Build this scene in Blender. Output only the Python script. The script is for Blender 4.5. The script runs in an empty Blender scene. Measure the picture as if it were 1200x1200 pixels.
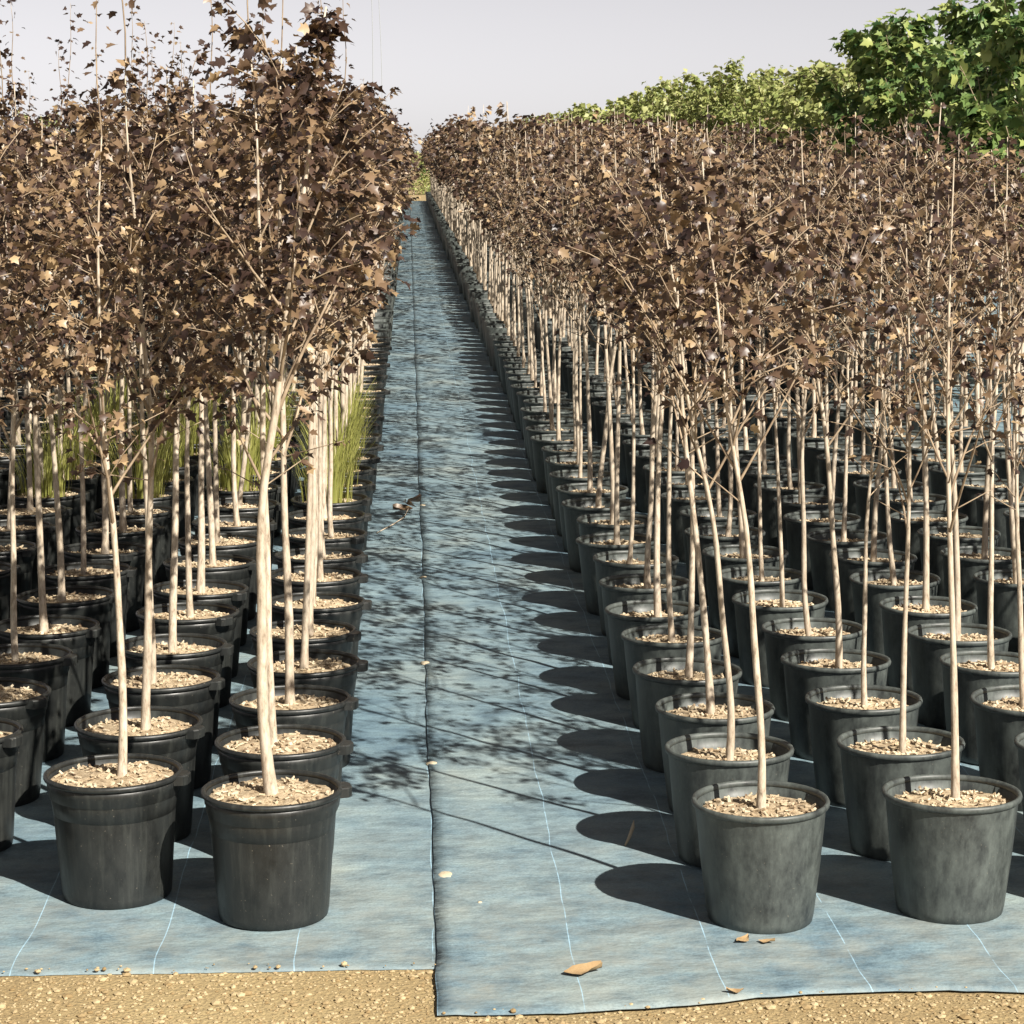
import bpy, math, random
import numpy as np
from mathutils import Vector, Matrix, noise

S = bpy.context.scene
COL = S.collection
R = math.radians

# ------------------------------------------------------------------ camera, sky, sun, exposure
CAM_H = 2.36
cd = bpy.data.cameras.new('camera'); cam = bpy.data.objects.new('camera', cd); COL.objects.link(cam)
cd.sensor_fit = 'HORIZONTAL'; cd.sensor_width = 36.0; cd.lens = 82.5
cd.clip_start = 0.1; cd.clip_end = 6000
cam.location = (0, 0, CAM_H)
cam.rotation_euler = (R(90 - 8.724), 0, R(-2.511))
S.camera = cam

SUN_EL = 40.0
SUN_DIR = Vector((0.595, -0.804, 0)).normalized()          # towards the sun, on the ground plane
w = bpy.data.worlds.new('World'); S.world = w; w.use_nodes = True
nt = w.node_tree; nt.nodes.clear()
sky = nt.nodes.new('ShaderNodeTexSky'); sky.sky_type = 'NISHITA'; sky.sun_disc = False
sky.sun_elevation = R(SUN_EL); sky.sun_rotation = math.atan2(SUN_DIR.x, SUN_DIR.y)
sky.altitude = 0; sky.air_density = 0.45; sky.dust_density = 0.3; sky.ozone_density = 1.0
hs = nt.nodes.new('ShaderNodeHueSaturation'); hs.inputs['Saturation'].default_value = 0.15
tint = nt.nodes.new('ShaderNodeMixRGB'); tint.blend_type = 'MULTIPLY'; tint.inputs[0].default_value = 1
tint.inputs[2].default_value = (1.0, 0.95, 0.945, 1)
bg = nt.nodes.new('ShaderNodeBackground'); bg.inputs[1].default_value = 0.053
wo = nt.nodes.new('ShaderNodeOutputWorld')
nt.links.new(sky.outputs[0], hs.inputs['Color']); nt.links.new(hs.outputs[0], tint.inputs[1])
nt.links.new(tint.outputs[0], bg.inputs[0]); nt.links.new(bg.outputs[0], wo.inputs[0])

sl = bpy.data.lights.new('sun', 'SUN'); sl.energy = 5.0; sl.angle = R(0.53); sl.color = (1.0, 0.94, 0.84)
so = bpy.data.objects.new('sun', sl); COL.objects.link(so)
sv = Vector((SUN_DIR.x * math.cos(R(SUN_EL)), SUN_DIR.y * math.cos(R(SUN_EL)), math.sin(R(SUN_EL))))
so.rotation_euler = sv.to_track_quat('Z', 'Y').to_euler(); so.location = (8, -10, 12)

S.view_settings.view_transform = 'Standard'; S.view_settings.look = 'None'
S.view_settings.gamma = 1.0; S.view_settings.use_curve_mapping = False
S.view_settings.exposure = 1.02
S.render.engine = 'CYCLES'
S.cycles.max_bounces = 5; S.cycles.diffuse_bounces = 2; S.cycles.glossy_bounces = 2; S.cycles.transmission_bounces = 3

# ------------------------------------------------------------------ helpers
class Geo:
    """triangles and quads gathered as lists, with a material slot and a per-point 'var' value"""
    def __init__(self): self.v = []; self.f = []; self.m = []; self.a = []
    def add(self, vs, fs, mat=0, var=0.0):
        o = len(self.v); self.v += [tuple(p) for p in vs]
        self.f += [tuple(i + o for i in q) for q in fs]; self.m += [mat] * len(fs)
        self.a += list(var) if hasattr(var, '__len__') else [var] * len(vs)
    def mesh(self, name, mats, smooth=True):
        me = bpy.data.meshes.new(name); me.from_pydata(self.v, [], self.f)
        for m in mats: me.materials.append(m)
        me.polygons.foreach_set('material_index', self.m)
        me.polygons.foreach_set('use_smooth', [smooth] * len(self.f))
        at = me.attributes.new('var', 'FLOAT', 'POINT'); at.data.foreach_set('value', self.a)
        me.update(); return me

def obj(name, me, parent=None, kind=None):
    o = bpy.data.objects.new(name, me); COL.objects.link(o)
    if parent is not None: o.parent = parent
    if kind: o['kind'] = kind
    return o

def empty(name, loc=(0, 0, 0), rz=0):
    o = bpy.data.objects.new(name, None); o.location = loc; o.rotation_euler = (0, 0, rz)
    o.empty_display_size = 0.1; COL.objects.link(o); return o

def tag(o, label, cat, group=None):
    o['label'] = label; o['category'] = cat
    if group: o['group'] = group
    return o

def lathe(g, prof, seg=32, mat=0, closed=False, var=0.0, wob=0.0, rnd=None):
    vs = []; fs = []; n = len(prof)
    for r, z in prof:
        for k in range(seg):
            a = 2 * math.pi * k / seg
            rr = r * (1 + (wob * math.sin(2 * a + 0.6) if wob else 0))
            vs.append((rr * math.cos(a), rr * math.sin(a), z))
    for i in range(n - 1 + (1 if closed else 0)):
        j = (i + 1) % n
        for k in range(seg):
            l = (k + 1) % seg
            fs.append((i * seg + k, i * seg + l, j * seg + l, j * seg + k))
    g.add(vs, fs, mat, var)

def tube(g, pts, rads, seg=6, mat=0, var=0.0):
    vs = []; fs = []; n = len(pts)
    for i, p in enumerate(pts):
        d = (pts[min(i + 1, n - 1)] - pts[max(i - 1, 0)]).normalized()
        s = d.cross(Vector((0.31, 0.95, 0.05))).normalized(); t = d.cross(s)
        for k in range(seg):
            a = 2 * math.pi * k / seg
            vs.append(p + (s * math.cos(a) + t * math.sin(a)) * rads[i])
    for i in range(n - 1):
        for k in range(seg):
            l = (k + 1) % seg
            fs.append((i * seg + k, i * seg + l, (i + 1) * seg + l, (i + 1) * seg + k))
    fs.append(tuple((n - 1) * seg + k for k in range(seg)))
    g.add(vs, fs, mat, var)

# ------------------------------------------------------------------ materials
def newmat(name):
    m = bpy.data.materials.new(name); m.use_nodes = True
    n = m.node_tree.nodes; b = n['Principled BSDF']
    return m, m.node_tree, n, b

def N(nt, typ, **kw):
    nd = nt.nodes.new(typ)
    for k, v in kw.items(): setattr(nd, k, v)
    return nd

def ramp(nt, stops):
    r = nt.nodes.new('ShaderNodeValToRGB'); e = r.color_ramp.elements
    while len(e) < len(stops): e.new(0.5)
    for i, (p, c) in enumerate(stops):
        e[i].position = p; e[i].color = (*c, 1) if len(c) == 3 else c
    return r

def noise_tex(nt, vec, scale, detail=4, rough=0.6):
    n = nt.nodes.new('ShaderNodeTexNoise'); n.inputs['Scale'].default_value = scale
    n.inputs['Detail'].default_value = detail; n.inputs['Roughness'].default_value = rough
    if vec is not None: nt.links.new(vec, n.inputs['Vector'])
    return n

def mapping(nt, vec, scale):
    m = nt.nodes.new('ShaderNodeMapping'); m.inputs['Scale'].default_value = scale
    nt.links.new(vec, m.inputs['Vector']); return m.outputs[0]

def bump(nt, h, strength, dist, prev=None):
    b = nt.nodes.new('ShaderNodeBump'); b.inputs['Strength'].default_value = strength
    b.inputs['Distance'].default_value = dist; nt.links.new(h, b.inputs['Height'])
    if prev: nt.links.new(prev, b.inputs['Normal'])
    return b.outputs[0]

def math_node(nt, op, a, b=None):
    m = nt.nodes.new('ShaderNodeMath'); m.operation = op
    for i, x in enumerate((a, b)):
        if x is None: continue
        if isinstance(x, (int, float)): m.inputs[i].default_value = x
        else: nt.links.new(x, m.inputs[i])
    return m.outputs[0]

def mix(nt, fac, a, b, mode='MIX'):
    m = nt.nodes.new('ShaderNodeMixRGB'); m.blend_type = mode
    for i, x in enumerate((fac, a, b)):
        if isinstance(x, (int, float)): m.inputs[i].default_value = x
        elif isinstance(x, tuple): m.inputs[i].default_value = (*x, 1)
        else: nt.links.new(x, m.inputs[i])
    return m.outputs[0]

def leaf_mat(name, stops, rough=0.42, transl=0.2):
    m, t, n, b = newmat(name)
    at = N(t, 'ShaderNodeAttribute', attribute_name='var')
    oi = N(t, 'ShaderNodeObjectInfo')
    v = math_node(t, 'ADD', at.outputs['Fac'], math_node(t, 'MULTIPLY', math_node(t, 'SUBTRACT', oi.outputs['Random'], 0.5), 0.22))
    r = ramp(t, stops); t.links.new(v, r.inputs[0])
    t.links.new(r.outputs[0], b.inputs['Base Color'])
    b.inputs['Roughness'].default_value = rough
    b.inputs['Specular IOR Level'].default_value = 0.5
    tr = N(t, 'ShaderNodeBsdfTranslucent'); t.links.new(r.outputs[0], tr.inputs[0])
    mx = N(t, 'ShaderNodeMixShader'); mx.inputs[0].default_value = transl
    t.links.new(b.outputs[0], mx.inputs[1]); t.links.new(tr.outputs[0], mx.inputs[2])
    t.links.new(mx.outputs[0], n['Material Output'].inputs[0])
    return m

M = {}
M['leaf'] = leaf_mat('purple_leaf', [(0.0, (0.026, 0.015, 0.014)), (0.38, (0.078, 0.046, 0.032)), (0.66, (0.20, 0.13, 0.075)), (1.0, (0.42, 0.30, 0.165))])
M['green'] = leaf_mat('yellow_green_leaf', [(0.0, (0.14, 0.19, 0.05)), (0.5, (0.31, 0.34, 0.11)), (1.0, (0.50, 0.50, 0.22))], 0.5, 0.35)
M['dkgreen'] = leaf_mat('deep_green_leaf', [(0.0, (0.05, 0.11, 0.035)), (0.5, (0.14, 0.21, 0.06)), (1.0, (0.36, 0.40, 0.13))], 0.45, 0.3)
M['weed'] = leaf_mat('weed_blade', [(0.0, (0.22, 0.24, 0.05)), (1.0, (0.46, 0.45, 0.14))], 0.5, 0.4)

def bark_mat():
    m, t, n, b = newmat('pale_bark')
    tc = N(t, 'ShaderNodeTexCoord'); oi = N(t, 'ShaderNodeObjectInfo')
    nz = noise_tex(t, mapping(t, tc.outputs['Object'], (55, 55, 16)), 1.0, 5, 0.7)
    r = ramp(t, [(0.33, (0.13, 0.09, 0.06)), (0.44, (0.38, 0.31, 0.23)), (0.62, (0.58, 0.50, 0.40))])
    t.links.new(nz.outputs[0], r.inputs[0])
    c = mix(t, math_node(t, 'MULTIPLY', oi.outputs['Random'], 0.45), r.outputs[0], (0.33, 0.27, 0.20))
    t.links.new(c, b.inputs['Base Color']); b.inputs['Roughness'].default_value = 0.75
    t.links.new(bump(t, nz.outputs[0], 0.5, 0.003), b.inputs['Normal']); return m
M['bark'] = bark_mat()
def twig_mat():
    m, t, n, b = newmat('brown_twig')
    tc = N(t, 'ShaderNodeTexCoord'); nz = noise_tex(t, tc.outputs['Object'], 12, 4)
    r = ramp(t, [(0.3, (0.14, 0.095, 0.06)), (0.7, (0.40, 0.31, 0.21))]); t.links.new(nz.outputs[0], r.inputs[0])
    t.links.new(r.outputs[0], b.inputs['Base Color']); b.inputs['Roughness'].default_value = 0.8; return m
M['twig'] = twig_mat()

def pot_mat(name, base, dust, amount, streak, rough=0.42):
    m, t, n, b = newmat(name)
    tc = N(t, 'ShaderNodeTexCoord'); oi = N(t, 'ShaderNodeObjectInfo')
    off = N(t, 'ShaderNodeVectorMath', operation='ADD')
    t.links.new(tc.outputs['Object'], off.inputs[0]); t.links.new(oi.outputs['Random'], off.inputs[1])
    a = noise_tex(t, mapping(t, off.outputs[0], (15, 15, 8)), 1, 7, 0.72)
    s = noise_tex(t, mapping(t, off.outputs[0], (45, 45, 2.0)), 1, 3)
    sp = noise_tex(t, off.outputs[0], 130, 2)
    d = ramp(t, [(0.35, (0, 0, 0)), (0.72, (1, 1, 1))]); t.links.new(a.outputs[0], d.inputs[0])
    st = ramp(t, [(0.5, (0, 0, 0)), (0.75, (1, 1, 1))]); t.links.new(s.outputs[0], st.inputs[0])
    spk = ramp(t, [(0.70, (0, 0, 0)), (0.76, (1, 1, 1))]); t.links.new(sp.outputs[0], spk.inputs[0])
    f = math_node(t, 'ADD', math_node(t, 'MULTIPLY', d.outputs[0], amount), math_node(t, 'MULTIPLY', st.outputs[0], streak))
    c = mix(t, f, base, dust); c = mix(t, math_node(t, 'MULTIPLY', spk.outputs[0], 0.5), c, (0.25, 0.22, 0.17))
    t.links.new(c, b.inputs['Base Color'])
    rr = math_node(t, 'ADD', math_node(t, 'MULTIPLY', d.outputs[0], 0.25), rough)
    t.links.new(rr, b.inputs['Roughness'])
    t.links.new(bump(t, s.outputs[0], 0.12, 0.004), b.inputs['Normal']); return m
M['pot_s'] = pot_mat('dusty_black_plastic', (0.022, 0.025, 0.025), (0.105, 0.122, 0.112), 0.85, 0.2, 0.40)
M['pot_l'] = pot_mat('black_plastic', (0.010, 0.011, 0.011), (0.06, 0.065, 0.058), 0.25, 0.35, 0.34)

def mulch_mat():
    m, t, n, b = newmat('pale_bark_mulch')
    tc = N(t, 'ShaderNodeTexCoord'); at = N(t, 'ShaderNodeAttribute', attribute_name='var')
    nz = noise_tex(t, tc.outputs['Object'], 55, 5, 0.7)
    r = ramp(t, [(0.30, (0.07, 0.045, 0.028)), (0.42, (0.30, 0.22, 0.13)), (0.62, (0.52, 0.42, 0.28))])
    t.links.new(nz.outputs[0], r.inputs[0])
    rc = ramp(t, [(0.0, (0.12, 0.07, 0.04)), (0.3, (0.38, 0.28, 0.17)), (1.0, (0.66, 0.56, 0.40))])
    t.links.new(at.outputs['Fac'], rc.inputs[0])
    sel = math_node(t, 'GREATER_THAN', at.outputs['Fac'], 0.001)
    oi = N(t, 'ShaderNodeObjectInfo')
    t.links.new(mix(t, math_node(t, 'MULTIPLY', oi.outputs['Random'], 0.3), mix(t, sel, r.outputs[0], rc.outputs[0]), (0.20, 0.145, 0.09)), b.inputs['Base Color'])
    b.inputs['Roughness'].default_value = 0.9
    t.links.new(bump(t, nz.outputs[0], 0.8, 0.01), b.inputs['Normal']); return m
M['mulch'] = mulch_mat()

def fabric_mat():
    m, t, n, b = newmat('woven_ground_fabric')
    tc = N(t, 'ShaderNodeTexCoord'); P = tc.outputs['Object']
    sep = N(t, 'ShaderNodeSeparateXYZ'); t.links.new(P, sep.inputs[0])
    big = noise_tex(t, mapping(t, P, (1.3, 0.9, 1)), 1.0, 5, 0.6)
    med = noise_tex(t, mapping(t, P, (5.5, 7.5, 1)), 1.0, 6, 0.65)
    fine = noise_tex(t, P, 120, 3, 0.7)
    d = ramp(t, [(0.36, (0.13, 0.20, 0.245)), (0.52, (0.18, 0.25, 0.28)), (0.72, (0.26, 0.305, 0.295))])
    t.links.new(big.outputs[0], d.inputs[0])
    d2 = ramp(t, [(0.32, (0.55, 0.58, 0.62)), (0.52, (1, 1, 1)), (0.75, (1.25, 1.22, 1.15))]); t.links.new(med.outputs[0], d2.inputs[0])
    c = mix(t, 1.0, d.outputs[0], d2.outputs[0], 'MULTIPLY')
    d3 = ramp(t, [(0.30, (0.75, 0.75, 0.75)), (0.65, (1.12, 1.12, 1.12))]); t.links.new(fine.outputs[0], d3.inputs[0])
    c = mix(t, 1.0, c, d3.outputs[0], 'MULTIPLY')
    # sandy dust that washed over the cut end of the sheets
    edge = math_node(t, 'MULTIPLY', math_node(t, 'SUBTRACT', 8.6, sep.outputs['Y']), 0.50)
    ed = N(t, 'ShaderNodeClamp'); t.links.new(edge, ed.inputs[0])
    dn = ramp(t, [(0.40, (0, 0, 0)), (0.68, (1, 1, 1))]); t.links.new(noise_tex(t, P, 4.0, 6, 0.7).outputs[0], dn.inputs[0])
    c = mix(t, math_node(t, 'MULTIPLY', math_node(t, 'MULTIPLY', ed.outputs[0], dn.outputs[0]), 0.75), c, (0.25, 0.262, 0.235))
    # pale blue marker threads woven in at a regular spacing
    wn = noise_tex(t, mapping(t, P, (0.3, 1.4, 1)), 1.0, 2)
    xx = math_node(t, 'ADD', sep.outputs['X'], math_node(t, 'MULTIPLY', math_node(t, 'SUBTRACT', wn.outputs[0], 0.5), 0.05))
    q = math_node(t, 'MULTIPLY', math_node(t, 'ADD', xx, 20 * 0.41 - 0.475), 1 / 0.41)
    fr = math_node(t, 'ABSOLUTE', math_node(t, 'SUBTRACT', math_node(t, 'FRACT', math_node(t, 'ADD', q, 0.5)), 0.5))
    line = math_node(t, 'LESS_THAN', fr, 0.0040)
    brk = ramp(t, [(0.36, (0, 0, 0)), (0.5, (1, 1, 1))]); t.links.new(noise_tex(t, P, 6.0, 3).outputs[0], brk.inputs[0])
    c = mix(t, math_node(t, 'MULTIPLY', math_node(t, 'MULTIPLY', line, brk.outputs[0]), 0.6), c, (0.36, 0.56, 0.70))
    t.links.new(c, b.inputs['Base Color'])
    b.inputs['Roughness'].default_value = 0.62; b.inputs['Specular IOR Level'].default_value = 0.22
    wv = N(t, 'ShaderNodeTexWave', wave_type='BANDS', bands_direction='Y'); wv.inputs['Scale'].default_value = 55
    wv.inputs['Distortion'].default_value = 1.0; t.links.new(P, wv.inputs['Vector'])
    wr = noise_tex(t, mapping(t, P, (4.2, 6.5, 1)), 1.0, 4, 0.55)
    nb = bump(t, wr.outputs[0], 0.8, 0.030)
    nb = bump(t, wv.outputs[0], 0.10, 0.002, nb); nb = bump(t, fine.outputs[0], 0.35, 0.002, nb)
    t.links.new(nb, b.inputs['Normal']); return m
M['fabric'] = fabric_mat()

def sand_mat():
    m, t, n, b = newmat('sandy_gravel')
    tc = N(t, 'ShaderNodeTexCoord'); P = tc.outputs['Object']
    a = noise_tex(t, P, 1.1, 5); f = noise_tex(t, P, 95, 4, 0.75)
    vo = N(t, 'ShaderNodeTexVoronoi'); vo.inputs['Scale'].default_value = 75; t.links.new(P, vo.inputs['Vector'])
    r = ramp(t, [(0.3, (0.24, 0.17, 0.08)), (0.7, (0.34, 0.26, 0.13))]); t.links.new(a.outputs[0], r.inputs[0])
    r2 = ramp(t, [(0.28, (0.45, 0.42, 0.38)), (0.5, (1, 1, 1)), (0.75, (1.3, 1.3, 1.25))]); t.links.new(f.outputs[0], r2.inputs[0])
    c = mix(t, 1.0, r.outputs[0], r2.outputs[0], 'MULTIPLY')
    t.links.new(c, b.inputs['Base Color']); b.inputs['Roughness'].default_value = 0.95
    nb = bump(t, vo.outputs['Distance'], 0.5, 0.008); nb = bump(t, f.outputs[0], 0.6, 0.006, nb)
    t.links.new(nb, b.inputs['Normal']); return m
M['sand'] = sand_mat()

def stone_mat(name, c0, c1):
    m, t, n, b = newmat(name)
    at = N(t, 'ShaderNodeAttribute', attribute_name='var'); tc = N(t, 'ShaderNodeTexCoord')
    nz = noise_tex(t, tc.outputs['Object'], 160, 4, 0.7)
    c = mix(t, at.outputs['Fac'], c0, c1); c = mix(t, math_node(t, 'MULTIPLY', nz.outputs[0], 0.5), c, tuple(x * 0.55 for x in c0))
    t.links.new(c, b.inputs['Base Color']); b.inputs['Roughness'].default_value = 0.9
    t.links.new(bump(t, nz.outputs[0], 0.5, 0.003), b.inputs['Normal']); return m
M['pebble'] = stone_mat('tan_pebble', (0.25, 0.17, 0.075), (0.52, 0.42, 0.25))
M['soil'] = stone_mat('pale_dry_soil', (0.50, 0.42, 0.29), (0.58, 0.50, 0.36))
M['deadleaf'] = stone_mat('dry_tan_leaf', (0.30, 0.18, 0.08), (0.50, 0.37, 0.20))
M['stake'] = stone_mat('weathered_grey_cane', (0.34, 0.36, 0.37), (0.42, 0.44, 0.45))

# ------------------------------------------------------------------ the setting
gg = Geo(); gg.add([(-3000, -300, 0), (3000, -300, 0), (3000, 5000, 0), (-3000, 5000, 0)], [(0, 1, 2, 3)])
ground = obj('ground', gg.mesh('ground', [M['sand']]), kind='structure')

END_Y = 114.0
def wrinkle(x, y):
    a = noise.noise(Vector((x * 1.3 + 0.35 * y, y * 3.6, 0.3)))
    b = noise.noise(Vector((x * 3.1 - 1.2 * y, y * 6.5, 7.1)))
    c = noise.noise(Vector((x * 0.5, y * 0.5, 3.0)))
    return 0.0065 * a + 0.0028 * b + 0.004 * c

def front_left(x):  return 6.57 + 0.025 * noise.noise(Vector((x * 2.2, 4, 0))) + 0.010 * noise.noise(Vector((x * 15, 1, 0))) + 0.004 * noise.noise(Vector((x * 41, 1, 0)))
def front_right(x): return 6.185 + 0.10 * max(0, x - 0.45) * math.exp(-((x - 1.1) ** 2) / 0.6) * 1.6 + 0.02 * noise.noise(Vector((x * 2.5, 9, 0))) + 0.010 * noise.noise(Vector((x * 13, 2, 0))) + 0.004 * noise.noise(Vector((x * 41, 3, 0)))

def sheet(name, xs, front, base, seam=None):
    ys = [0.0]
    y = 0.0
    while y < END_Y - 6.5:
        y += 0.035 if y < 6 else (0.07 if y < 14 else (0.2 if y < 30 else 1.0)); ys.append(y)
    vs = []; fs = []
    for j, dy in enumerate(ys):
        for i, x in enumerate(xs):
            k = max(0, 1 - dy / 8)
            yy = dy + 6.4 + (front(x) - 6.4) * k
            z = base + 0.009 + wrinkle(x, yy)
            xx = x
            if seam is not None and i < 3:
                xx = x + 0.014 * noise.noise(Vector((yy * 0.9, 2.2, 0))) + 0.006 * noise.noise(Vector((yy * 5.0, 2.2, 0)))
                if i == 0: z += 0.001 + 0.006 * max(0, noise.noise(Vector((yy * 2.0, 5, 0))))
            if dy < 0.05: z = max(0.003 + base, z - 0.006) if j == 0 else z
            vs.append((xx, yy, max(z, base + 0.002)))
    nx = len(xs)
    for j in range(len(ys) - 1):
        for i in range(nx - 1):
            a = j * nx + i; fs.append((a, a + 1, a + nx + 1, a + nx))
    g = Geo(); g.add(vs, fs); me = g.mesh(name, [M['fabric']])
    o = obj(name, me, kind='structure')
    md = o.modifiers.new('thickness', 'SOLIDIFY'); md.thickness = 0.0015; md.offset = -1
    return o

def xs_from(a, b, fa, fb, fine=0.05, coarse=0.4):
    out = []; x = a
    while x < b - 1e-6:
        out.append(x); x += fine if fa <= x <= fb else coarse
    out.append(b); return out
sheet('ground_fabric', xs_from(-12.0, 0.11, -2.0, 1), front_left, 0.0)
sheet('ground_fabric', xs_from(0.068, 14.0, 0, 2.4), front_right, 0.0055, seam=0.068)

def fabric_z(x, y): return (0.0055 if x > 0.068 else 0.0) + 0.009 + wrinkle(x, y)

# ------------------------------------------------------------------ pots
def pot_smooth_meshes():
    h = 0.385; g = Geo()
    lathe(g, [(0.0, 0.002), (0.150, 0.0), (0.162, 0.006), (0.167, 0.03), (0.187, 0.20), (0.202, h - 0.024), (0.203, h - 0.018),
              (0.197, h - 0.018), (0.192, h - 0.07), (0.186, h - 0.12), (0.0, h - 0.13)], 36, wob=0.012)
    body = g.mesh('pot_body', [M['pot_s']])
    g = Geo()
    lathe(g, [(0.1985, h - 0.020), (0.206, h - 0.021), (0.2125, h - 0.016), (0.214, h - 0.007), (0.211, h), (0.205, h + 0.001),
              (0.1985, h - 0.004)], 36, closed=True, wob=0.012)
    return body, g.mesh('pot_rim', [M['pot_s']])

def pot_lug_meshes():
    h = 0.41; g = Geo()
    lathe(g, [(0.0, 0.002), (0.160, 0.0), (0.170, 0.006), (0.174, 0.03), (0.193, 0.30), (0.196, h - 0.075), (0.203, h - 0.070),
              (0.205, h - 0.045), (0.2085, h - 0.040), (0.2095, h - 0.016), (0.204, h - 0.016), (0.198, h - 0.08), (0.19, h - 0.14), (0.0, h - 0.15)], 36, wob=0.01)
    body = g.mesh('pot_body', [M['pot_l']])
    g = Geo()
    lathe(g, [(0.205, h - 0.018), (0.2135, h - 0.019), (0.219, h - 0.013), (0.219, h - 0.004), (0.214, h), (0.207, h), (0.205, h - 0.006)], 36, closed=True, wob=0.01)
    rim = g.mesh('pot_rim', [M['pot_l']])
    g = Geo()                                            # grip lug: a bevelled tab turned down at its outer edge
    pts = [(-0.042, 0.204), (-0.036, 0.232), (-0.020, 0.243), (0.020, 0.243), (0.036, 0.232), (0.042, 0.204)]
    vs = [(y, x, h - 0.002) for x, y in pts] + [(y, x, h - 0.014) for x, y in pts]
    vs += [(y + 0.004, x, h - 0.006) for x, y in pts] + [(y + 0.003, x, h - 0.034) for x, y in pts]
    n = 6; fs = [tuple(range(n))[::-1], tuple(range(n, 2 * n))]
    for i in range(n - 1):
        fs.append((i, i + 1, 2 * n + i + 1, 2 * n + i))
        fs.append((2 * n + i, 2 * n + i + 1, 3 * n + i + 1, 3 * n + i))
        fs.append((3 * n + i, 3 * n + i + 1, n + i + 1, n + i))
    g.add(vs, fs)
    return body, rim, g.mesh('pot_lug', [M['pot_l']], smooth=False)

def chip(g, rnd, x, y, z, L, W, T):
    az = rnd.uniform(0, 6.28); tl = rnd.gauss(0, 0.35); rl = rnd.gauss(0, 0.4)
    mt = Matrix.Translation((x, y, z)) @ Matrix.Rotation(az, 4, 'Z') @ Matrix.Rotation(tl, 4, 'Y') @ Matrix.Rotation(rl, 4, 'X')
    vs = []
    for sx in (-1, 1):
        for sy in (-1, 1):
            for sz in (-1, 1):
                k = rnd.uniform(0.6, 1.1)
                vs.append(mt @ Vector((sx * L / 2 * k, sy * W / 2 * rnd.uniform(0.5, 1.1), sz * T / 2)))
    g.add(vs, [(0, 1, 3, 2), (4, 6, 7, 5), (0, 4, 5, 1), (2, 3, 7, 6), (0, 2, 6, 4), (1, 5, 7, 3)], 0, max(0.02, min(1, rnd.gauss(0.62, 0.28))))

def mulch_mesh(seed, rad, z0, nchip):
    rnd = random.Random(seed); g = Geo(); seg = 28; rings = 8; vs = [(0, 0, z0 + 0.012)]; fs = []
    hf = lambda x, y: z0 + 0.012 * (1 - (x * x + y * y) / rad ** 2) + 0.010 * noise.noise(Vector((x * 14 + seed * 3.3, y * 14, seed))) + 0.004 * noise.noise(Vector((x * 45, y * 45, seed)))
    for i in range(1, rings + 1):
        for k in range(seg):
            a = 2 * math.pi * k / seg; r = rad * i / rings; x, y = r * math.cos(a), r * math.sin(a); vs.append((x, y, hf(x, y)))
    for k in range(seg): fs.append((0, 1 + k, 1 + (k + 1) % seg))
    for i in range(rings - 1):
        for k in range(seg):
            a = 1 + i * seg; l = (k + 1) % seg; fs.append((a + k, a + seg + k, a + seg + l, a + l))
    g.add(vs, fs, 0, 0.0)
    for _ in range(nchip):
        r = (rad - 0.012) * math.sqrt(rnd.random()); a = rnd.uniform(0, 6.28); x, y = r * math.cos(a), r * math.sin(a)
        chip(g, rnd, x, y, hf(x, y) + 0.004, rnd.uniform(0.010, 0.030), rnd.uniform(0.006, 0.013), rnd.uniform(0.003, 0.007))
    return g.mesh('mulch', [M['mulch']], smooth=False)

# ------------------------------------------------------------------ saplings
def lobed_leaf():
    out = [(0.0, 0.0), (0.20, 0.02), (0.44, 0.18), (0.30, 0.33), (0.52, 0.58), (0.24, 0.62), (0.0, 1.0)]
    full = out + [(-x, y) for x, y in out[-2:0:-1]]
    vs = [(0.0, 0.42, 0.0)]
    for x, y in full: vs.append((x, y, 0.24 * abs(x) - 0.22 * max(0, y - 0.3) ** 1.5 - 0.05 * y))
    n = len(full)
    return np.array(vs), [(0, 1 + k, 1 + (k + 1) % n) for k in range(n)]
def simple_leaf():
    return np.array([(0, 0, 0), (0.42, 0.45, 0.12), (0, 1, -0.12), (-0.42, 0.45, 0.12), (0, 0.45, 0.0)], float), [(0, 1, 4), (1, 2, 4), (2, 3, 4), (3, 0, 4)]
def flat_leaf():
    return np.array([(0, 0, 0), (0.45, 0.5, 0.1), (0, 1, -0.08), (-0.45, 0.5, 0.1)], float), [(0, 1, 2), (0, 2, 3)]

def add_leaves(g, anchors, template, rnd, smin, smax, mat=0, vmean=0.45, vsd=0.27):
    tv, tf = template
    for p, od in anchors:
        s = rnd.uniform(smin, smax)
        d = (Vector((od.x, od.y, 0)) * 0.8 + Vector((rnd.gauss(0, 0.55), rnd.gauss(0, 0.55), rnd.gauss(-0.35, 0.42)))).normalized()
        up = (Vector((0, 0, 1)) * 0.8 + Vector((rnd.gauss(0, 0.5), rnd.gauss(0, 0.5), rnd.gauss(0, 0.4)))).normalized()
        sx = d.cross(up)
        if sx.length < 1e-3: continue
        sx.normalize(); nz = sx.cross(d)
        mtx = np.array([sx[:], d[:], nz[:]]) * s * np.array([[rnd.uniform(0.75, 1.1)], [1], [rnd.uniform(0.5, 1.8)]])
        vs = tv @ mtx + np.array(p[:]) + np.array(d[:]) * s * 0.25
        g.add(vs.tolist(), tf, mat, min(1, max(0, rnd.gauss(vmean, vsd))))

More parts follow.
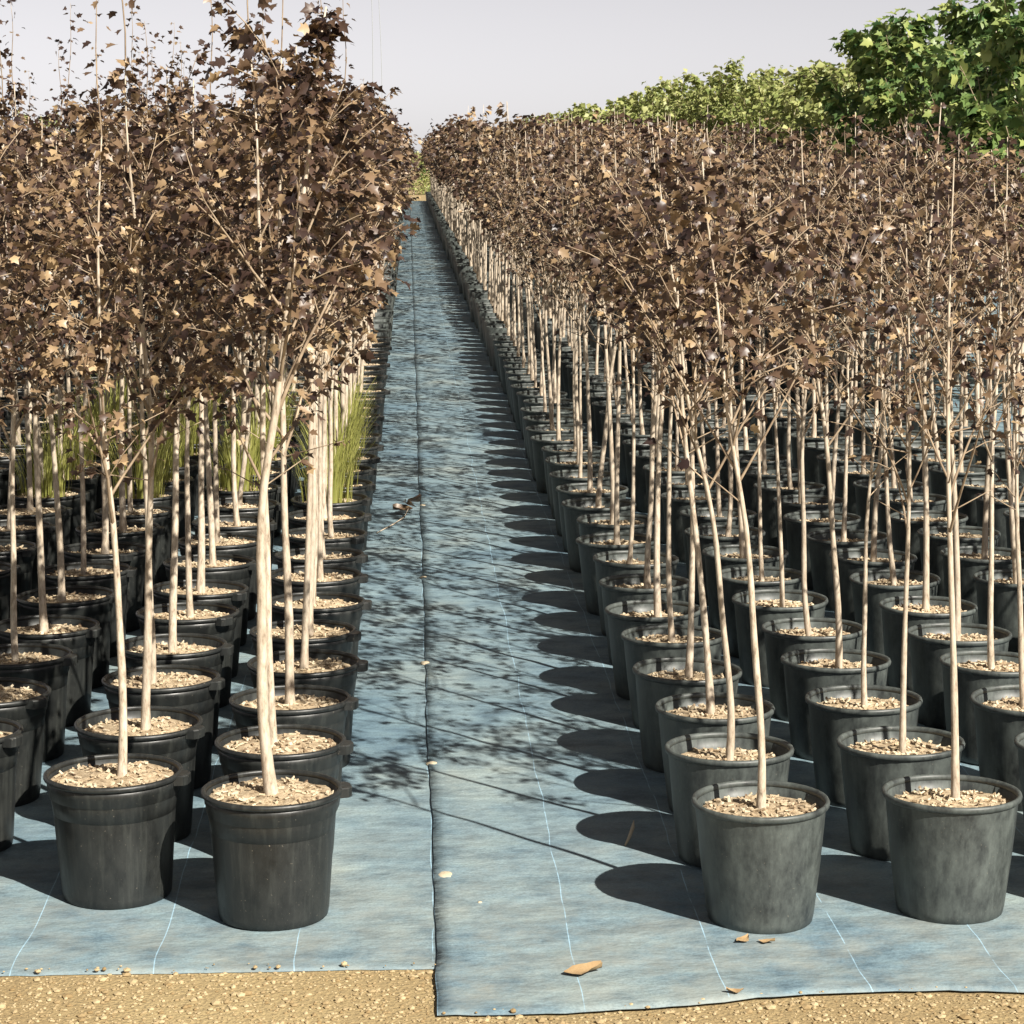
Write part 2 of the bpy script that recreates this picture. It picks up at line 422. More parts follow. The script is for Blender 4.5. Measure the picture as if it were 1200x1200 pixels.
def tree_skeleton(seed, H, fork, nlimb, spread, base_r, lean=(0, 0), nleaf=600, whip=0.0, leader_leaf=0.12, crown_lo=None, power=1.0):
    """returns trunk polyline, limb polylines with radii, and leaf anchors (position, outward direction)"""
    rnd = random.Random(seed)
    ph = rnd.uniform(0, 6.28); amp = rnd.uniform(0.006, 0.022)
    def axis(z):
        t = z / H
        return Vector((lean[0] * t ** (1.25 * power) + amp * math.sin(ph + z * 3.1) + 0.3 * amp * math.sin(z * 9 + ph), lean[1] * t ** (1.25 * power) + amp * math.cos(ph * 2 + z * 2.6), z))
    a0 = axis(0); tr = [axis(H * i / 22) - Vector((a0.x, a0.y, 0)) for i in range(23)]
    ax = lambda z: axis(z) - Vector((a0.x, a0.y, 0))
    rad = lambda z: max(0.0022, base_r * (1 - 0.86 * (z / H) ** 0.9) + (0.25 * base_r * math.exp(-z / 0.05)))
    limbs = [(tr, [rad(p.z) * (1 + rnd.uniform(-0.07, 0.09)) for p in tr], 8)]
    segs = []                                            # leaf-bearing segments (a, b, weight)
    crown_lo = crown_lo if crown_lo else fork + 0.12
    for i in range(nlimb):
        t = (i + rnd.uniform(0.1, 0.7)) / nlimb; z = fork + (H - 0.30 - fork) * t ** 1.15
        az = i * 2.4 + rnd.uniform(-0.5, 0.5); L = spread * (1.75 - 1.2 * t) * rnd.uniform(0.8, 1.25) * 1.25
        el = R(rnd.uniform(50, 68)); p = ax(z); d = Vector((math.cos(az) * math.cos(el), math.sin(az) * math.cos(el), math.sin(el)))
        pts = [p]; n = 7
        for k in range(n):
            d = (d + Vector((rnd.gauss(0, 0.05), rnd.gauss(0, 0.05), 0.035))).normalized(); pts.append(pts[-1] + d * L / n)
        pts = [q if q.z < H + 0.02 else Vector((q.x, q.y, H + 0.02 + (q.z - H) * 0.2)) for q in pts]
        r0 = rad(z) * rnd.uniform(0.55, 0.75)
        limbs.append((pts, [max(0.0016, r0 * (1 - 0.8 * k / n)) for k in range(n + 1)], 5))
        for k in range(2, n): segs.append((pts[k], pts[k + 1], 1.0))
        for k in range(rnd.randint(3, 5)):
            q = pts[rnd.randint(2, n - 1)]; a2 = az + rnd.uniform(-1.6, 1.6); e2 = R(rnd.uniform(15, 55)); l2 = rnd.uniform(0.10, 0.26)
            e = q + Vector((math.cos(a2) * math.cos(e2), math.sin(a2) * math.cos(e2), math.sin(e2))) * l2
            limbs.append(([q, (q + e) / 2 + Vector((0, 0, 0.01)), e], [0.0022, 0.0018, 0.0012], 4)); segs.append((q, e, 1.6))
    for k in range(rnd.randint(3, 5)):                     # short spurs low in the crown
        z = rnd.uniform(fork - 0.05, fork + 0.4); q = ax(z); a2 = rnd.uniform(0, 6.28); e2 = R(rnd.uniform(10, 45)); l2 = rnd.uniform(0.12, 0.3)
        e = q + Vector((math.cos(a2) * math.cos(e2), math.sin(a2) * math.cos(e2), math.sin(e2))) * l2
        limbs.append(([q, (q + e) / 2, e], [0.0028, 0.0022, 0.0012], 4)); segs.append((q, e, 1.0))
    z = fork + 0.3
    while z < H - 0.02:
        segs.append((ax(z), ax(min(H, z + 0.08)), leader_leaf * 6)); z += 0.08
    if whip:
        pts = [ax(H) + Vector((0.008 * math.sin(k * 1.1), 0.006 * math.cos(k) - 0.006, whip * k / 6)) for k in range(7)]
        limbs.append((pts, [0.0030, 0.0028, 0.0026, 0.0024, 0.002, 0.0016, 0.001], 4))
        for k in range(6): segs.append((pts[k], pts[k + 1], 0.9))
    tips = [l[0][-1] for l in limbs[1:]]
    wsum = sum((b - a).length * w_ for a, b, w_ in segs); anchors = []
    for a, b, w_ in segs:
        m = nleaf * (b - a).length * w_ / wsum; m = int(m) + (1 if rnd.random() < m - int(m) else 0)
        for _ in range(m):
            t = rnd.random(); p = a.lerp(b, t) + Vector((rnd.gauss(0, 0.022), rnd.gauss(0, 0.022), rnd.gauss(0, 0.02)))
            if rnd.random() > 0.12 + (p.z - crown_lo) / 0.55: continue
            o = Vector((p.x, p.y, 0)) - Vector((ax(min(p.z, H)).x, ax(min(p.z, H)).y, 0))
            anchors.append((p, o.normalized() if o.length > 1e-4 else Vector((1, 0, 0))))
    for q in range(int(nleaf * (0.10 if leader_leaf > 0.3 else 0.05)) + 3):      # the leader stays leafy up to its tip
        z = H - abs(rnd.gauss(0, 0.16 if leader_leaf > 0.3 else 0.10)); a_ = rnd.uniform(0, 6.28)
        anchors.append((ax(z) + Vector((math.cos(a_), math.sin(a_), 0)) * abs(rnd.gauss(0, 0.022)), Vector((math.cos(a_), math.sin(a_), 0))))
    for p in tips:
        for _ in range(2 if nleaf > 300 else 1):
            o = Vector((p.x, p.y, 0)) - Vector((ax(min(p.z, H)).x, ax(min(p.z, H)).y, 0))
            anchors.append((p + Vector((rnd.gauss(0, 0.012), rnd.gauss(0, 0.012), rnd.gauss(0, 0.012))), o.normalized() if o.length > 1e-4 else Vector((1, 0, 0))))
    return limbs, anchors, rnd

def tree_meshes(seed, leafmat, template, smin, smax, **kw):
    limbs, anchors, rnd = tree_skeleton(seed, **kw)
    g = Geo(); tube(g, *limbs[0]); trunk = g.mesh('trunk', [M['bark']])
    g = Geo()
    for l in limbs[1:]: tube(g, *l)
    br = g.mesh('branches', [M['twig']])
    g = Geo(); add_leaves(g, anchors, template, rnd, smin, smax)
    return trunk, br, g.mesh('foliage', [leafmat])

LOB, SIM, FLA = lobed_leaf(), simple_leaf(), flat_leaf()
pot_s = pot_smooth_meshes(); pot_l = pot_lug_meshes()
MUL_S = [mulch_mesh(i, 0.1925, 0.340, 190) for i in range(4)]
MUL_L = [mulch_mesh(10 + i, 0.2005, 0.380, 190) for i in range(4)]
SOIL_S, SOIL_L = 0.342, 0.382

rv = random.Random(5)
VAR_R = [tree_meshes(100 + i, M['leaf'], LOB, 0.026, 0.046, H=rv.uniform(1.95, 2.12), fork=rv.uniform(0.78, 1.02), nlimb=rv.randint(8, 10), spread=rv.uniform(0.30, 0.38),
                     base_r=rv.uniform(0.012, 0.016), nleaf=rv.randint(270, 400), lean=(rv.uniform(-0.10, 0.03), rv.uniform(-0.05, 0.05))) for i in range(9)]
VAR_L = [tree_meshes(200 + i, M['leaf'], LOB, 0.027, 0.048, H=rv.uniform(2.05, 2.30), fork=rv.uniform(0.82, 1.05), nlimb=rv.randint(8, 10), spread=rv.uniform(0.28, 0.36),
                     base_r=rv.uniform(0.014, 0.019), nleaf=rv.randint(620, 820), lean=(rv.uniform(-0.04, 0.05), rv.uniform(-0.05, 0.05)),
                     whip=(0.55 if i in (2, 5) else 0.0)) for i in range(8)]
VAR_RS = [tree_meshes(150 + i, M['leaf'], LOB, 0.026, 0.046, H=rv.uniform(1.95, 2.12), fork=rv.uniform(0.82, 1.05), nlimb=rv.randint(7, 9), spread=rv.uniform(0.26, 0.34),
                      base_r=rv.uniform(0.011, 0.015), nleaf=rv.randint(150, 230), lean=(rv.uniform(-0.10, 0.03), rv.uniform(-0.05, 0.05))) for i in range(7)]
FRONT_L = tree_meshes(301, M['leaf'], LOB, 0.028, 0.050, H=2.42, fork=1.14, nlimb=10, spread=0.36, base_r=0.020, nleaf=1150, lean=(0.22, 0.0), leader_leaf=0.6, power=2.2)
FRONT_R = tree_meshes(302, M['leaf'], LOB, 0.026, 0.047, H=2.0, fork=1.02, nlimb=10, spread=0.36, base_r=0.0135, nleaf=600, lean=(-0.17, 0.05))
SECOND_R = tree_meshes(303, M['leaf'], LOB, 0.026, 0.047, H=2.04, fork=0.92, nlimb=9, spread=0.34, base_r=0.0125, nleaf=600, lean=(-0.27, 0.0))

# planting grid -------------------------------------------------------------
f_px, pit, yaw = 2750.0, R(8.724), R(2.511)
FW = Vector((math.sin(yaw) * math.cos(pit), math.cos(yaw) * math.cos(pit), -math.sin(pit))); RT = Vector((math.cos(yaw), -math.sin(yaw), 0))
def in_view(x, y):                                       # used only to choose which plants become single objects
    v = Vector((x, y, 1.4 - CAM_H)); d = v.dot(FW); return abs(v.dot(RT)) < d * (600 / f_px) + 0.45
rg = random.Random(11)
ROWS = [('R', 1, 1.075, 6.96, 0.615), ('R', 2, 1.665, 7.03, 0.635), ('R', 3, 2.26, 6.98, 0.62), ('R', 4, 2.86, 7.0, 0.62), ('R', 5, 3.46, 7.0, 0.62), ('R', 6, 4.06, 7.0, 0.62),
        ('L', 1, -0.435, 7.085, 0.615), ('L', 2, -0.965, 7.32, 0.645), ('L', 3, -1.53, 7.2, 0.63), ('L', 4, -2.11, 7.25, 0.63), ('L', 5, -2.70, 7.2, 0.63), ('L', 6, -3.3, 7.2, 0.63)]
spots = []
for side, row, X, Y0, dy in ROWS:
    i = 0; y = Y0
    while y < END_Y - 0.4:
        jx, jy = (0, 0) if i == 0 and row == 1 else (rg.gauss(0, 0.014), rg.gauss(0, 0.022))
        spots.append(dict(side=side, row=row, i=i, x=X + jx - (0.002 * (y - 7) if side == 'L' and row == 1 and y < 15 else 0), y=y + jy)); i += 1; y += dy
vis = sorted([s for s in spots if in_view(s['x'], s['y'])], key=lambda s: s['y'])
singles = vis[:300]; ids = {id(s) for s in singles}; cut_y = singles[-1]['y']
rest = [s for s in spots if id(s) not in ids and (s['y'] > cut_y or abs(s['x']) < 5 and s['y'] > 9)]

ORD = 'first second third fourth fifth sixth seventh eighth ninth tenth eleventh twelfth'.split()
ROWTXT = {('R', 1): 'row edging the path', ('R', 2): 'second row from the path', ('R', 3): 'third row', ('R', 4): 'fourth row', ('R', 5): 'fifth row', ('R', 6): 'sixth row',
          ('L', 1): 'row edging the path', ('L', 2): 'second row from the path', ('L', 3): 'third row', ('L', 4): 'fourth row', ('L', 5): 'fifth row', ('L', 6): 'sixth row'}
def label_for(s):
    pot = 'smooth black pot' if s['side'] == 'R' else 'lugged black pot'
    k = (s['side'], s['row'])
    if k == ('R', 1) and s['i'] == 0: return 'leaning thin purple-leaved sapling in dusty smooth black pot at the gravel end of the path'
    if k == ('L', 1) and s['i'] == 0: return 'tallest purple-leaved sapling with stout pale trunk in lugged black pot at the gravel end'
    if s['i'] < 12 and s['row'] <= 2:
        return f"sapling in {pot}, {ORD[s['i']]} from the gravel in {ROWTXT[k]}"
    return f"purple-leaved sapling in {pot}, deep within the {ROWTXT[k]} from the path" if s['row'] > 2 else f"sapling in {pot} beyond the twelfth of the {ROWTXT[k]}"
def group_for(s): return f"saplings in {'smooth' if s['side'] == 'R' else 'lugged'} pots, {ROWTXT[(s['side'], s['row'])]}"

def grow(y): t = min(1, max(0, (y - 9) / 50)); return 1 + 0.20 * t * t * (3 - 2 * t)

def place(s, meshes, tilt=None, scale=None, rz=None):
    lug = s['side'] == 'L'
    root = empty('potted_sapling', (s['x'], s['y'], fabric_z(s['x'], s['y']) - 0.004), rg.gauss(0, 0.12))
    root.rotation_euler.x = R(rg.gauss(0, 0.5)); root.rotation_euler.y = R(rg.gauss(0, 0.5))
    tag(root, label_for(s), 'potted tree', group_for(s))
    P = pot_l if lug else pot_s
    pot = obj('pot', P[0], root); obj('rim', P[1], pot)
    if lug:
        a = obj('lug', P[2], pot); a.rotation_euler = (0, 0, R(-12))
    pot.rotation_euler = (0, 0, rg.gauss(0, 0.25)) if lug else (0, 0, rg.uniform(0, 6.28))
    if lug and s['i'] == 0: pot.rotation_euler = (0, 0, R(8))
    mu = obj('mulch', rg.choice(MUL_L if lug else MUL_S), root, 'stuff'); mu.rotation_euler = (0, 0, rg.uniform(0, 6.28)); mu.location.z = rg.uniform(-0.014, 0.002) if s['i'] else 0.0
    z0 = (SOIL_L if lug else SOIL_S) - 0.02
    sc = scale if scale else rg.uniform(0.88, 1.11) * grow(s['y'])
    rot = (0, 0, rz) if rz is not None else (0, 0, rg.uniform(0, 6.28))
    off = (rg.gauss(0, 0.018), rg.gauss(0, 0.018)) if rz is None else (0, 0)
    tl = tilt if tilt is not None else ((rg.gauss(0, 1.2), rg.gauss(-1.5 if not lug else 0.4, 1.6)))
    m = Matrix.Rotation(R(tl[1]), 4, 'Y') @ Matrix.Rotation(R(tl[0]), 4, 'X') @ Matrix.Rotation(rot[2], 4, 'Z')
    e = m.to_euler()
    for nm, me in zip(('trunk', 'branches', 'foliage'), meshes):
        o = obj(nm, me, root); o.location = (off[0], off[1], z0); o.rotation_euler = e; o.scale = (sc, sc, sc)
        if nm != 'trunk': o['kind'] = 'stuff'
    return root

for s in singles:
    k = (s['side'], s['row'], s['i'])
    if k == ('R', 1, 0): place(s, FRONT_R, (0, 0), 1.0, 0.0)
    elif k == ('R', 1, 1): place(s, SECOND_R, (0, 0), 1.0, 0.0)
    elif k == ('L', 1, 0): place(s, FRONT_L, (0, 0), 1.0, 0.0)
    else: place(s, rg.choice((VAR_RS if s['row'] == 2 or (s['row'] == 3 and s['i'] % 2) else VAR_R) if s['side'] == 'R' else VAR_L))

# far saplings: the same plants in a lighter build, one mass ----------------------
def lod_arrays(seed, leaf_slot, H, fork, spread, nleaf, size, pot=True, **kw):
    limbs, anchors, rnd = tree_skeleton(seed, H=H, fork=fork, nlimb=6, spread=spread, base_r=0.015, nleaf=nleaf, **kw)
    g = Geo(); z0 = 0.33 if pot else 0.0
    for q, (pts, rad, seg) in enumerate([l for l in limbs if len(l[0]) > 7][:7]):
        st = pts[::5] + [pts[-1]] if q == 0 else [pts[0], pts[3], pts[-1]]
        rr = rad[::5] + [rad[-1]] if q == 0 else [rad[0], rad[3], rad[-1]]
        tube(g, [p + Vector((0, 0, z0)) for p in st], [r * 1.15 for r in rr], 4, 1)
    add_leaves(g, [(p + Vector((0, 0, z0)), o) for p, o in anchors], FLA, rnd, size * 0.75, size * 1.2, leaf_slot)
    if pot:
        lathe(g, [(0.168, 0.0), (0.206, 0.385), (0.196, 0.385), (0.19, 0.345)], 12, 2)
        g.add([(0.19 * math.cos(a * math.pi / 5), 0.19 * math.sin(a * math.pi / 5), 0.347) for a in range(10)], [tuple(range(10))], 3, 0.6)
    tri = []; mt = []
    for fc, m_ in zip(g.f, g.m):
        for q in range(1, len(fc) - 1): tri.append((fc[0], fc[q], fc[q + 1])); mt.append(m_)
    return np.array(g.v), np.array(tri), np.array(mt), np.array(g.a)

def mass(name, items, mats):
    """items: list of (arrays, x, y, z, rz, scale) joined into one mesh"""
    V, T, A, Mi = [], [], [], []; o = 0
    for (v, t, m_, a), x, y, z, rz, sc in items:
        c, s_ = math.cos(rz), math.sin(rz)
        vv = np.empty_like(v); vv[:, 0] = (v[:, 0] * c - v[:, 1] * s_) * sc + x; vv[:, 1] = (v[:, 0] * s_ + v[:, 1] * c) * sc + y; vv[:, 2] = v[:, 2] * sc + z
        V.append(vv); T.append(t + o); A.append(a); Mi.append(m_); o += len(v)
    V = np.concatenate(V); T = np.concatenate(T); A = np.concatenate(A); Mi = np.concatenate(Mi)
    me = bpy.data.meshes.new(name); me.vertices.add(len(V)); me.vertices.foreach_set('co', V.ravel())
    me.loops.add(T.size); me.loops.foreach_set('vertex_index', T.ravel().astype(np.int32))
    me.polygons.add(len(T)); me.polygons.foreach_set('loop_start', np.arange(0, T.size, 3, dtype=np.int32))
    me.polygons.foreach_set('loop_total', np.full(len(T), 3, dtype=np.int32))
    for m_ in mats: me.materials.append(m_)
    me.polygons.foreach_set('material_index', Mi.astype(np.int32))
    at = me.attributes.new('var', 'FLOAT', 'POINT'); at.data.foreach_set('value', A.astype(np.float32))
    me.update(calc_edges=True); me.validate(); return me

rl = random.Random(21)
LODS = [lod_arrays(400 + i, 0, rl.uniform(1.95, 2.2), rl.uniform(0.8, 1.0), rl.uniform(0.3, 0.36), 78, 0.082) for i in range(8)]
LODX = [lod_arrays(450 + i, 0, rl.uniform(1.95, 2.2), rl.uniform(0.85, 1.05), rl.uniform(0.28, 0.34), 40, 0.078) for i in range(6)]
items = [(rl.choice(LODX if s['side'] == 'R' and s['row'] in (2, 3) else LODS), s['x'], s['y'], 0.005, rl.uniform(0, 6.28), rl.uniform(0.90, 1.10) * grow(s['y'])) for s in rest]
far = obj('distant_saplings', mass('distant_saplings', items, [M['leaf'], M['bark'], M['pot_s'], M['mulch']]), kind='stuff')
tag(far, 'far ranks of purple-leaved potted saplings merging into one mass along the path', 'trees')

# ------------------------------------------------------------------ green trees behind the purple block
def green_thing(meshes, x, y, sc, rz, label, group):
    root = empty('green_tree', (x, y, 0.004), rz); tag(root, label, 'tree', group)
    for nm, me in zip(('trunk', 'branches', 'crown'), meshes):
        o = obj(nm, me, root); o.scale = (sc, sc, sc)
        if nm != 'trunk': o['kind'] = 'stuff'
    return root
rq = random.Random(31)
VAR_G = [tree_meshes(500 + i, M['green'], SIM, 0.06, 0.10, H=rq.uniform(3.0, 3.4), fork=1.3, nlimb=12, spread=0.55, base_r=0.022, nleaf=1000) for i in range(5)]
VAR_D = [tree_meshes(520 + i, M['dkgreen'], LOB, 0.075, 0.12, H=rq.uniform(3.2, 3.5), fork=1.2, nlimb=12, spread=0.6, base_r=0.024, nleaf=1100) for i in range(2)]
gl = []
for row, X in enumerate((4.75, 5.5, 6.3, 7.1, 7.9)):
    y = 12.0 + 0.3 * row
    while y < 110: gl.append((X + rq.gauss(0, 0.1), y + rq.gauss(0, 0.12), row)); y += 0.95
gv = sorted([p for p in gl if in_view(p[0], p[1])], key=lambda p: p[1]); gone = set(gv[:120])
for x, y, row in gv[:120]:
    dark = y < 24.5
    green_thing(rq.choice(VAR_D if dark else VAR_G), x, y, rq.uniform(0.96, 1.14), rq.uniform(0, 6.28),
                'tall deep green tree rising at the near end behind the purple saplings' if dark else 'yellow-green young tree showing its top above the purple saplings',
                'deep green trees behind the purple block' if dark else 'yellow-green trees behind the purple block')
LODG = [lod_arrays(600 + i, 0, rq.uniform(3.1, 3.5), 1.3, 0.5, 260, 0.14, pot=False) for i in range(4)]
gi = [(rq.choice(LODG), x, y, 0.0, rq.uniform(0, 6.28), rq.uniform(0.95, 1.1)) for x, y, r_ in gl if (x, y, r_) not in gone and y > 20]
o = obj('distant_green_trees', mass('distant_green_trees', gi, [M['green'], M['bark']]), kind='stuff')
tag(o, 'far yellow-green trees merging into one mass behind the purple saplings', 'trees')

# shrubs and trees past the far end of the path, trees behind the lugged-pot block
def shrub_meshes(seed, mat):
    rnd = random.Random(seed); st = Geo(); br = Geo(); cr = Geo(); anchors = []
    tube(st, [Vector((0, 0, 0)), Vector((0.03, 0.02, 0.35)), Vector((0.0, 0.05, 0.9)), Vector((0.05, 0.0, 1.7))], [0.05, 0.04, 0.03, 0.012], 6)
    for k in range(34):                                   # leaf clumps on short boughs, from the ground up
        z = 0.18 + 2.1 * rnd.random(); r = 0.95 * math.sqrt(max(0.05, 1 - ((z - 0.9) / 1.6) ** 2)) * rnd.uniform(0.35, 1.0); a = k * 2.4 + rnd.uniform(-0.4, 0.4)
        c = Vector((r * math.cos(a), r * math.sin(a), z)); tube(br, [Vector((0, 0, max(0.05, z - 0.35))), c * 0.5 + Vector((0, 0, z * 0.5 - 0.12)), c], [0.014, 0.009, 0.004], 4)
        for _ in range(34):
            p = c + Vector((rnd.gauss(0, 0.17), rnd.gauss(0, 0.17), rnd.gauss(0, 0.15))); p.z = max(0.06, p.z)
            anchors.append((p, Vector((math.cos(a), math.sin(a), 0))))
    add_leaves(cr, anchors, SIM, rnd, 0.09, 0.16)
    return st.mesh('stem', [M['bark']]), br.mesh('branches', [M['twig']]), cr.mesh('crown', [mat])
SHR = [shrub_meshes(700, M['green']), shrub_meshes(701, M['dkgreen']), shrub_meshes(702, M['green'])]
for k, (x, y, sc, v) in enumerate([(-3.6, 133, 1.15, 0), (-2.2, 131, 1.2, 2), (-0.9, 133, 1.25, 0), (0.3, 132, 1.0, 2), (1.5, 133, 0.95, 1), (2.8, 132, 1.0, 1), (4.2, 134, 1.1, 0), (5.6, 133, 1.0, 1), (-5.2, 135, 1.2, 1), (7.2, 135, 1.2, 2)]):
    root = empty('green_shrub', (x, y, 0.0), k * 1.1)
    tag(root, 'dark green bush on the bare ground past the far end of the path' if v == 1 else 'yellow-green bush on the bare ground past the far end of the path', 'bush', 'bushes past the end of the path')
    for nm, me in zip(('stem', 'branches', 'crown'), SHR[v]):
        o = obj(nm, me, root); o.scale = (sc, sc, sc)
        if nm != 'stem': o['kind'] = 'stuff'
for k, (x, y, sc, dk) in enumerate([(-1.8, 141, 0.95, 0), (-6.5, 144, 1.1, 0), (8.2, 146, 1.2, 0), (-10, 146, 1.2, 1), (12, 150, 1.2, 1)]):
    green_thing((VAR_D if dk else VAR_G)[k % 2], x, y, sc, k * 1.3,
                'small dark green tree behind the bushes past the far end of the path' if dk else 'small yellow-green tree behind the bushes past the far end of the path', 'trees past the end of the path')
k = 0
for y in np.arange(34, 108, 3.0):
    x = -5.0 - 0.6 * (k % 3); k += 1
    if in_view(x, y):
        green_thing(VAR_G[k % 5], x, float(y), 0.80 + 0.06 * (k % 3), k * 0.9, 'yellow-green tree glimpsed behind the saplings in lugged pots', 'trees behind the lugged pots')

# ------------------------------------------------------------------ weeds sprouting in some lugged pots
def weed_mesh(seed):
    rnd = random.Random(seed); g = Geo()
    for _ in range(110):
        a = rnd.uniform(0, 6.28); r = 0.15 * math.sqrt(rnd.random()); L = rnd.uniform(0.22, 0.52); b = rnd.uniform(0.05, 0.22); wd = rnd.uniform(0.003, 0.007)
        d = Vector((math.cos(a), math.sin(a), 0)); s = Vector((-d.y, d.x, 0)); p = d * r; vs = []
        for q in range(4):
            t = q / 3; c = p + d * (b * L * t * t * 2) + Vector((0, 0, L * t * (1 - 0.15 * t))); ww = wd * (1 - 0.85 * t)
            vs += [c - s * ww, c + s * ww]
        g.add(vs, [(0, 1, 3, 2), (2, 3, 5, 4), (4, 5, 7, 6)], 0, rnd.random())
    return g.mesh('weed_tuft', [M['weed']])
WEEDS = [weed_mesh(i) for i in range(3)]
k = 0
for s in singles:
    if s['side'] == 'L' and 13.2 < s['y'] < 17.5 and s['row'] <= 4:
        o = obj('weed_tuft', WEEDS[k % 3]); o.location = (s['x'] - 0.02, s['y'], 0.375); o.rotation_euler = (0, 0, k * 1.7); k += 1
        tag(o, 'tuft of yellow-green grassy weed sprouting from a lugged pot', 'weed', 'weeds in the lugged pots')

# ------------------------------------------------------------------ thin tall canes in the edging row
for k, (x, y, h, tl) in enumerate([(-0.50, 31.0, 5.6, -0.9), (-0.42, 37.5, 6.2, -1.5)]):
    g = Geo(); n = 12
    tube(g, [Vector((0.012 * math.sin(i * 0.9 + k), 0, h * i / n)) for i in range(n + 1)], [0.007 * (1 - 0.5 * i / n) for i in range(n + 1)], 6, 0, 0.5)
    o = obj('thin_cane', g.mesh('thin_cane', [M['stake']])); o.location = (x + 0.1, y + 0.31, 0.0); o.rotation_euler = (0, R(tl), 0)
    tag(o, 'very tall thin grey cane standing above the saplings edging the path', 'cane', 'tall canes')

# ------------------------------------------------------------------ litter on the fabric
def lump_mesh(seed, rx, ry, h, mat):
    g = Geo(); vs = []; fs = []; nu, nvv = 14, 5
    for i in range(nvv):
        ph_ = (i / (nvv - 1)) * math.pi / 2
        for k in range(nu):
            a = 2 * math.pi * k / nu; rr = 1 + 0.28 * noise.noise(Vector((math.cos(a) * 1.7, math.sin(a) * 1.7, seed + i * 0.3)))
            vs.append((rx * rr * math.cos(ph_) * math.cos(a), ry * rr * math.cos(ph_) * math.sin(a), h * math.sin(ph_) * (1 + 0.3 * noise.noise(Vector((k * 0.8, i * 1.0, seed)))) - 0.003))
    for i in range(nvv - 1):
        for k in range(nu):
            l = (k + 1) % nu; fs.append((i * nu + k, i * nu + l, (i + 1) * nu + l, (i + 1) * nu + k))
    g.add(vs, fs, 0, 0.5); return g.mesh('lump', [mat])

for k, (x, y, rx, ry, h, lb) in enumerate([
        (0.096, 7.455, 0.026, 0.035, 0.008, 'flat pale soil patch on the fabric seam between the two end pots'),
        (0.065, 8.86, 0.024, 0.030, 0.007, 'small pale soil crumb heap on the seam, second from the gravel'),
        (0.052, 10.68, 0.024, 0.032, 0.008, 'small pale soil crumb heap on the seam, third from the gravel'),
        (0.06, 12.9, 0.022, 0.030, 0.007, 'small pale soil crumb heap on the seam, fourth from the gravel'),
        (0.075, 15.6, 0.022, 0.040, 0.008, 'small pale soil crumb heap on the seam beside the fallen twig'),
        (0.20, 7.15, 0.008, 0.009, 0.007, 'tiny pale pebble lying alone on the fabric beside the seam')]):
    o = obj('soil_clump' if rx > 0.01 else 'pebble', lump_mesh(k * 3.1, rx, ry, h, M['soil'])); o.location = (x + 0.012, y, fabric_z(x + 0.02, y))
    tag(o, lb, 'soil' if rx > 0.01 else 'pebble')

def curled_leaf(L, W, curl, seed):
    g = Geo(); vs = []; fs = []; n = 7
    for i in range(n):
        t = i / (n - 1); wd = W * math.sin(math.pi * (0.06 + 0.9 * t)) * (1 + 0.25 * math.sin(t * 9 + seed))
        for j in (-1, -0.5, 0, 0.5, 1):
            vs.append((L * (t - 0.5), j * wd / 2, 0.004 + curl * abs(j) ** 1.6 * (0.5 + 0.5 * math.sin(3 * t + seed)) + 0.3 * curl * (2 * t - 1) ** 2))
    for i in range(n - 1):
        for j in range(4): a = i * 5 + j; fs.append((a, a + 1, a + 6, a + 5))
    g.add(vs, fs, 0, [0.5 + 0.5 * noise.noise(Vector((v[0] * 60, v[1] * 60, seed))) for v in vs]); return g
for nm, x, y, L, W, c, rz, lb in [
        ('fallen_leaf', 0.49, 6.49, 0.115, 0.07, 0.020, 0.25, 'curled tan dead leaf lying on the fabric near its cut gravel edge'),
        ('fallen_leaf', 0.99, 6.74, 0.06, 0.035, 0.012, 0.8, 'small brown dead leaf against the base of the dusty smooth pot'),
        ('fallen_leaf', 1.06, 6.725, 0.05, 0.03, 0.010, -0.3, 'small brown dead leaf against the base of the dusty smooth pot'),
        ('fallen_leaf', 0.905, 6.30, 0.05, 0.03, 0.012, 0.1, 'small orange-brown dead leaf on the cut fabric edge by the gravel')]:
    g = curled_leaf(L, W, c, x * 10); o = obj(nm, g.mesh(nm, [M['deadleaf']])); o.location = (x, y, fabric_z(x, y) + 0.002); o.rotation_euler = (0, 0, rz)
    tag(o, lb, 'leaf', 'dead leaves by the smooth pot' if 'against' in lb else None)

tw = empty('fallen_twig', (-0.07, 15.2, fabric_z(-0.07, 15.2))); tag(tw, 'broken twig with a shrivelled dark leaf lying on the path', 'twig')
g = Geo(); tube(g, [Vector(p) for p in ((-0.14, -0.75, 0.006), (-0.04, -0.45, 0.012), (0.03, -0.2, 0.02), (0.06, 0.0, 0.05))], [0.004, 0.005, 0.005, 0.004], 5)
obj('stem', g.mesh('stem', [M['bark']]), tw)
for k in range(3):
    g = curled_leaf(0.13, 0.09, 0.03, k + 1); l = obj('leaf', g.mesh('leaf', [M['leaf']]), tw); l.location = (0.02 + 0.04 * k, 0.01 + 0.05 * k, 0.03 + 0.025 * k); l.rotation_euler = (0.3, 0.2 * k, 1.2 * k)

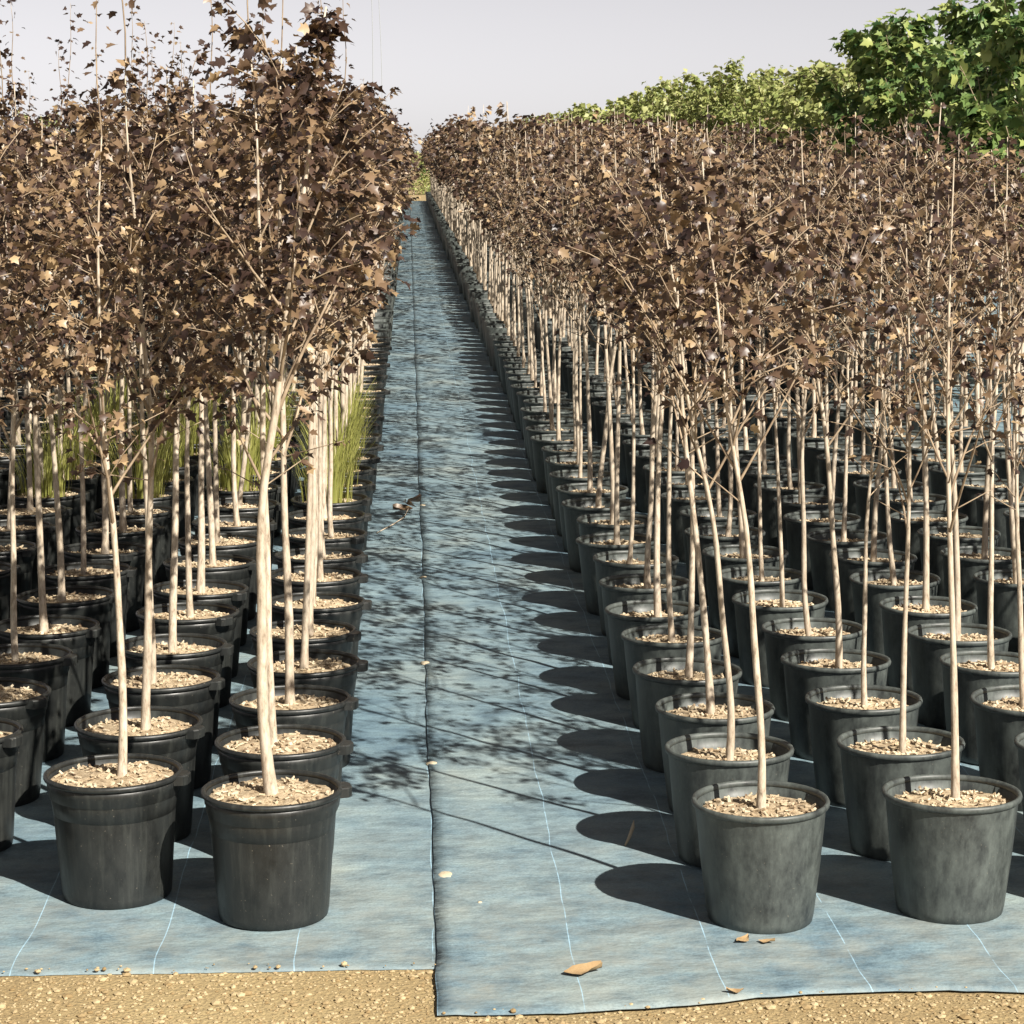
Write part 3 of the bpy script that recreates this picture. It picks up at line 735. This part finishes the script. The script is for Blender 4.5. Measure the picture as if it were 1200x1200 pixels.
g = Geo(); pts = [Vector(p) for p in ((-0.03, -0.06, 0.003), (-0.012, -0.02, 0.02), (0.004, 0.02, 0.045), (0.010, 0.05, 0.06))]
tube(g, pts, [0.003, 0.006, 0.007, 0.001], 5, 0, 0.9); o = obj('dry_grass_blade', g.mesh('dry_grass_blade', [M['soil']]))
o.location = (0.755, 7.78, fabric_z(0.755, 7.78) + 0.001); tag(o, 'pale dry grass blade standing in the shadow of the dusty smooth pot', 'grass')

# ------------------------------------------------------------------ loose gravel at the cut end of the fabric
rp = random.Random(77); g = Geo()
t_ = (1 + 5 ** 0.5) / 2
IV = [Vector(v).normalized() for v in ((-1, t_, 0), (1, t_, 0), (-1, -t_, 0), (1, -t_, 0), (0, -1, t_), (0, 1, t_), (0, -1, -t_), (0, 1, -t_), (t_, 0, -1), (t_, 0, 1), (-t_, 0, -1), (-t_, 0, 1))]
IF = [(0, 11, 5), (0, 5, 1), (0, 1, 7), (0, 7, 10), (0, 10, 11), (1, 5, 9), (5, 11, 4), (11, 10, 2), (10, 7, 6), (7, 1, 8), (3, 9, 4), (3, 4, 2), (3, 2, 6), (3, 6, 8), (3, 8, 9), (4, 9, 5), (2, 4, 11), (6, 2, 10), (8, 6, 7), (9, 8, 1)]
n = 0
while n < 9000:
    x = rp.uniform(-1.7, 2.0); y = rp.uniform(5.6, 6.62)
    fr = front_left(x) if x < 0.068 else front_right(x)
    if y > fr + (abs(rp.gauss(0, 0.045)) if rp.random() < 0.22 else -0.002): continue
    r = min(0.016, rp.lognormvariate(math.log(0.0042), 0.45)); z = (0.012 if y > fr else 0.0) + r * 0.25
    sx, sy, sz = rp.uniform(0.8, 1.3), rp.uniform(0.8, 1.3), rp.uniform(0.5, 0.8)
    g.add([(x + v.x * r * sx * rp.uniform(0.85, 1.1), y + v.y * r * sy, z + v.z * r * sz) for v in IV], IF, 0, rp.random()); n += 1
o = obj('loose_gravel', g.mesh('loose_gravel', [M['pebble']], smooth=False), kind='stuff')
tag(o, 'loose tan gravel and grit along the cut edge of the fabric', 'gravel')
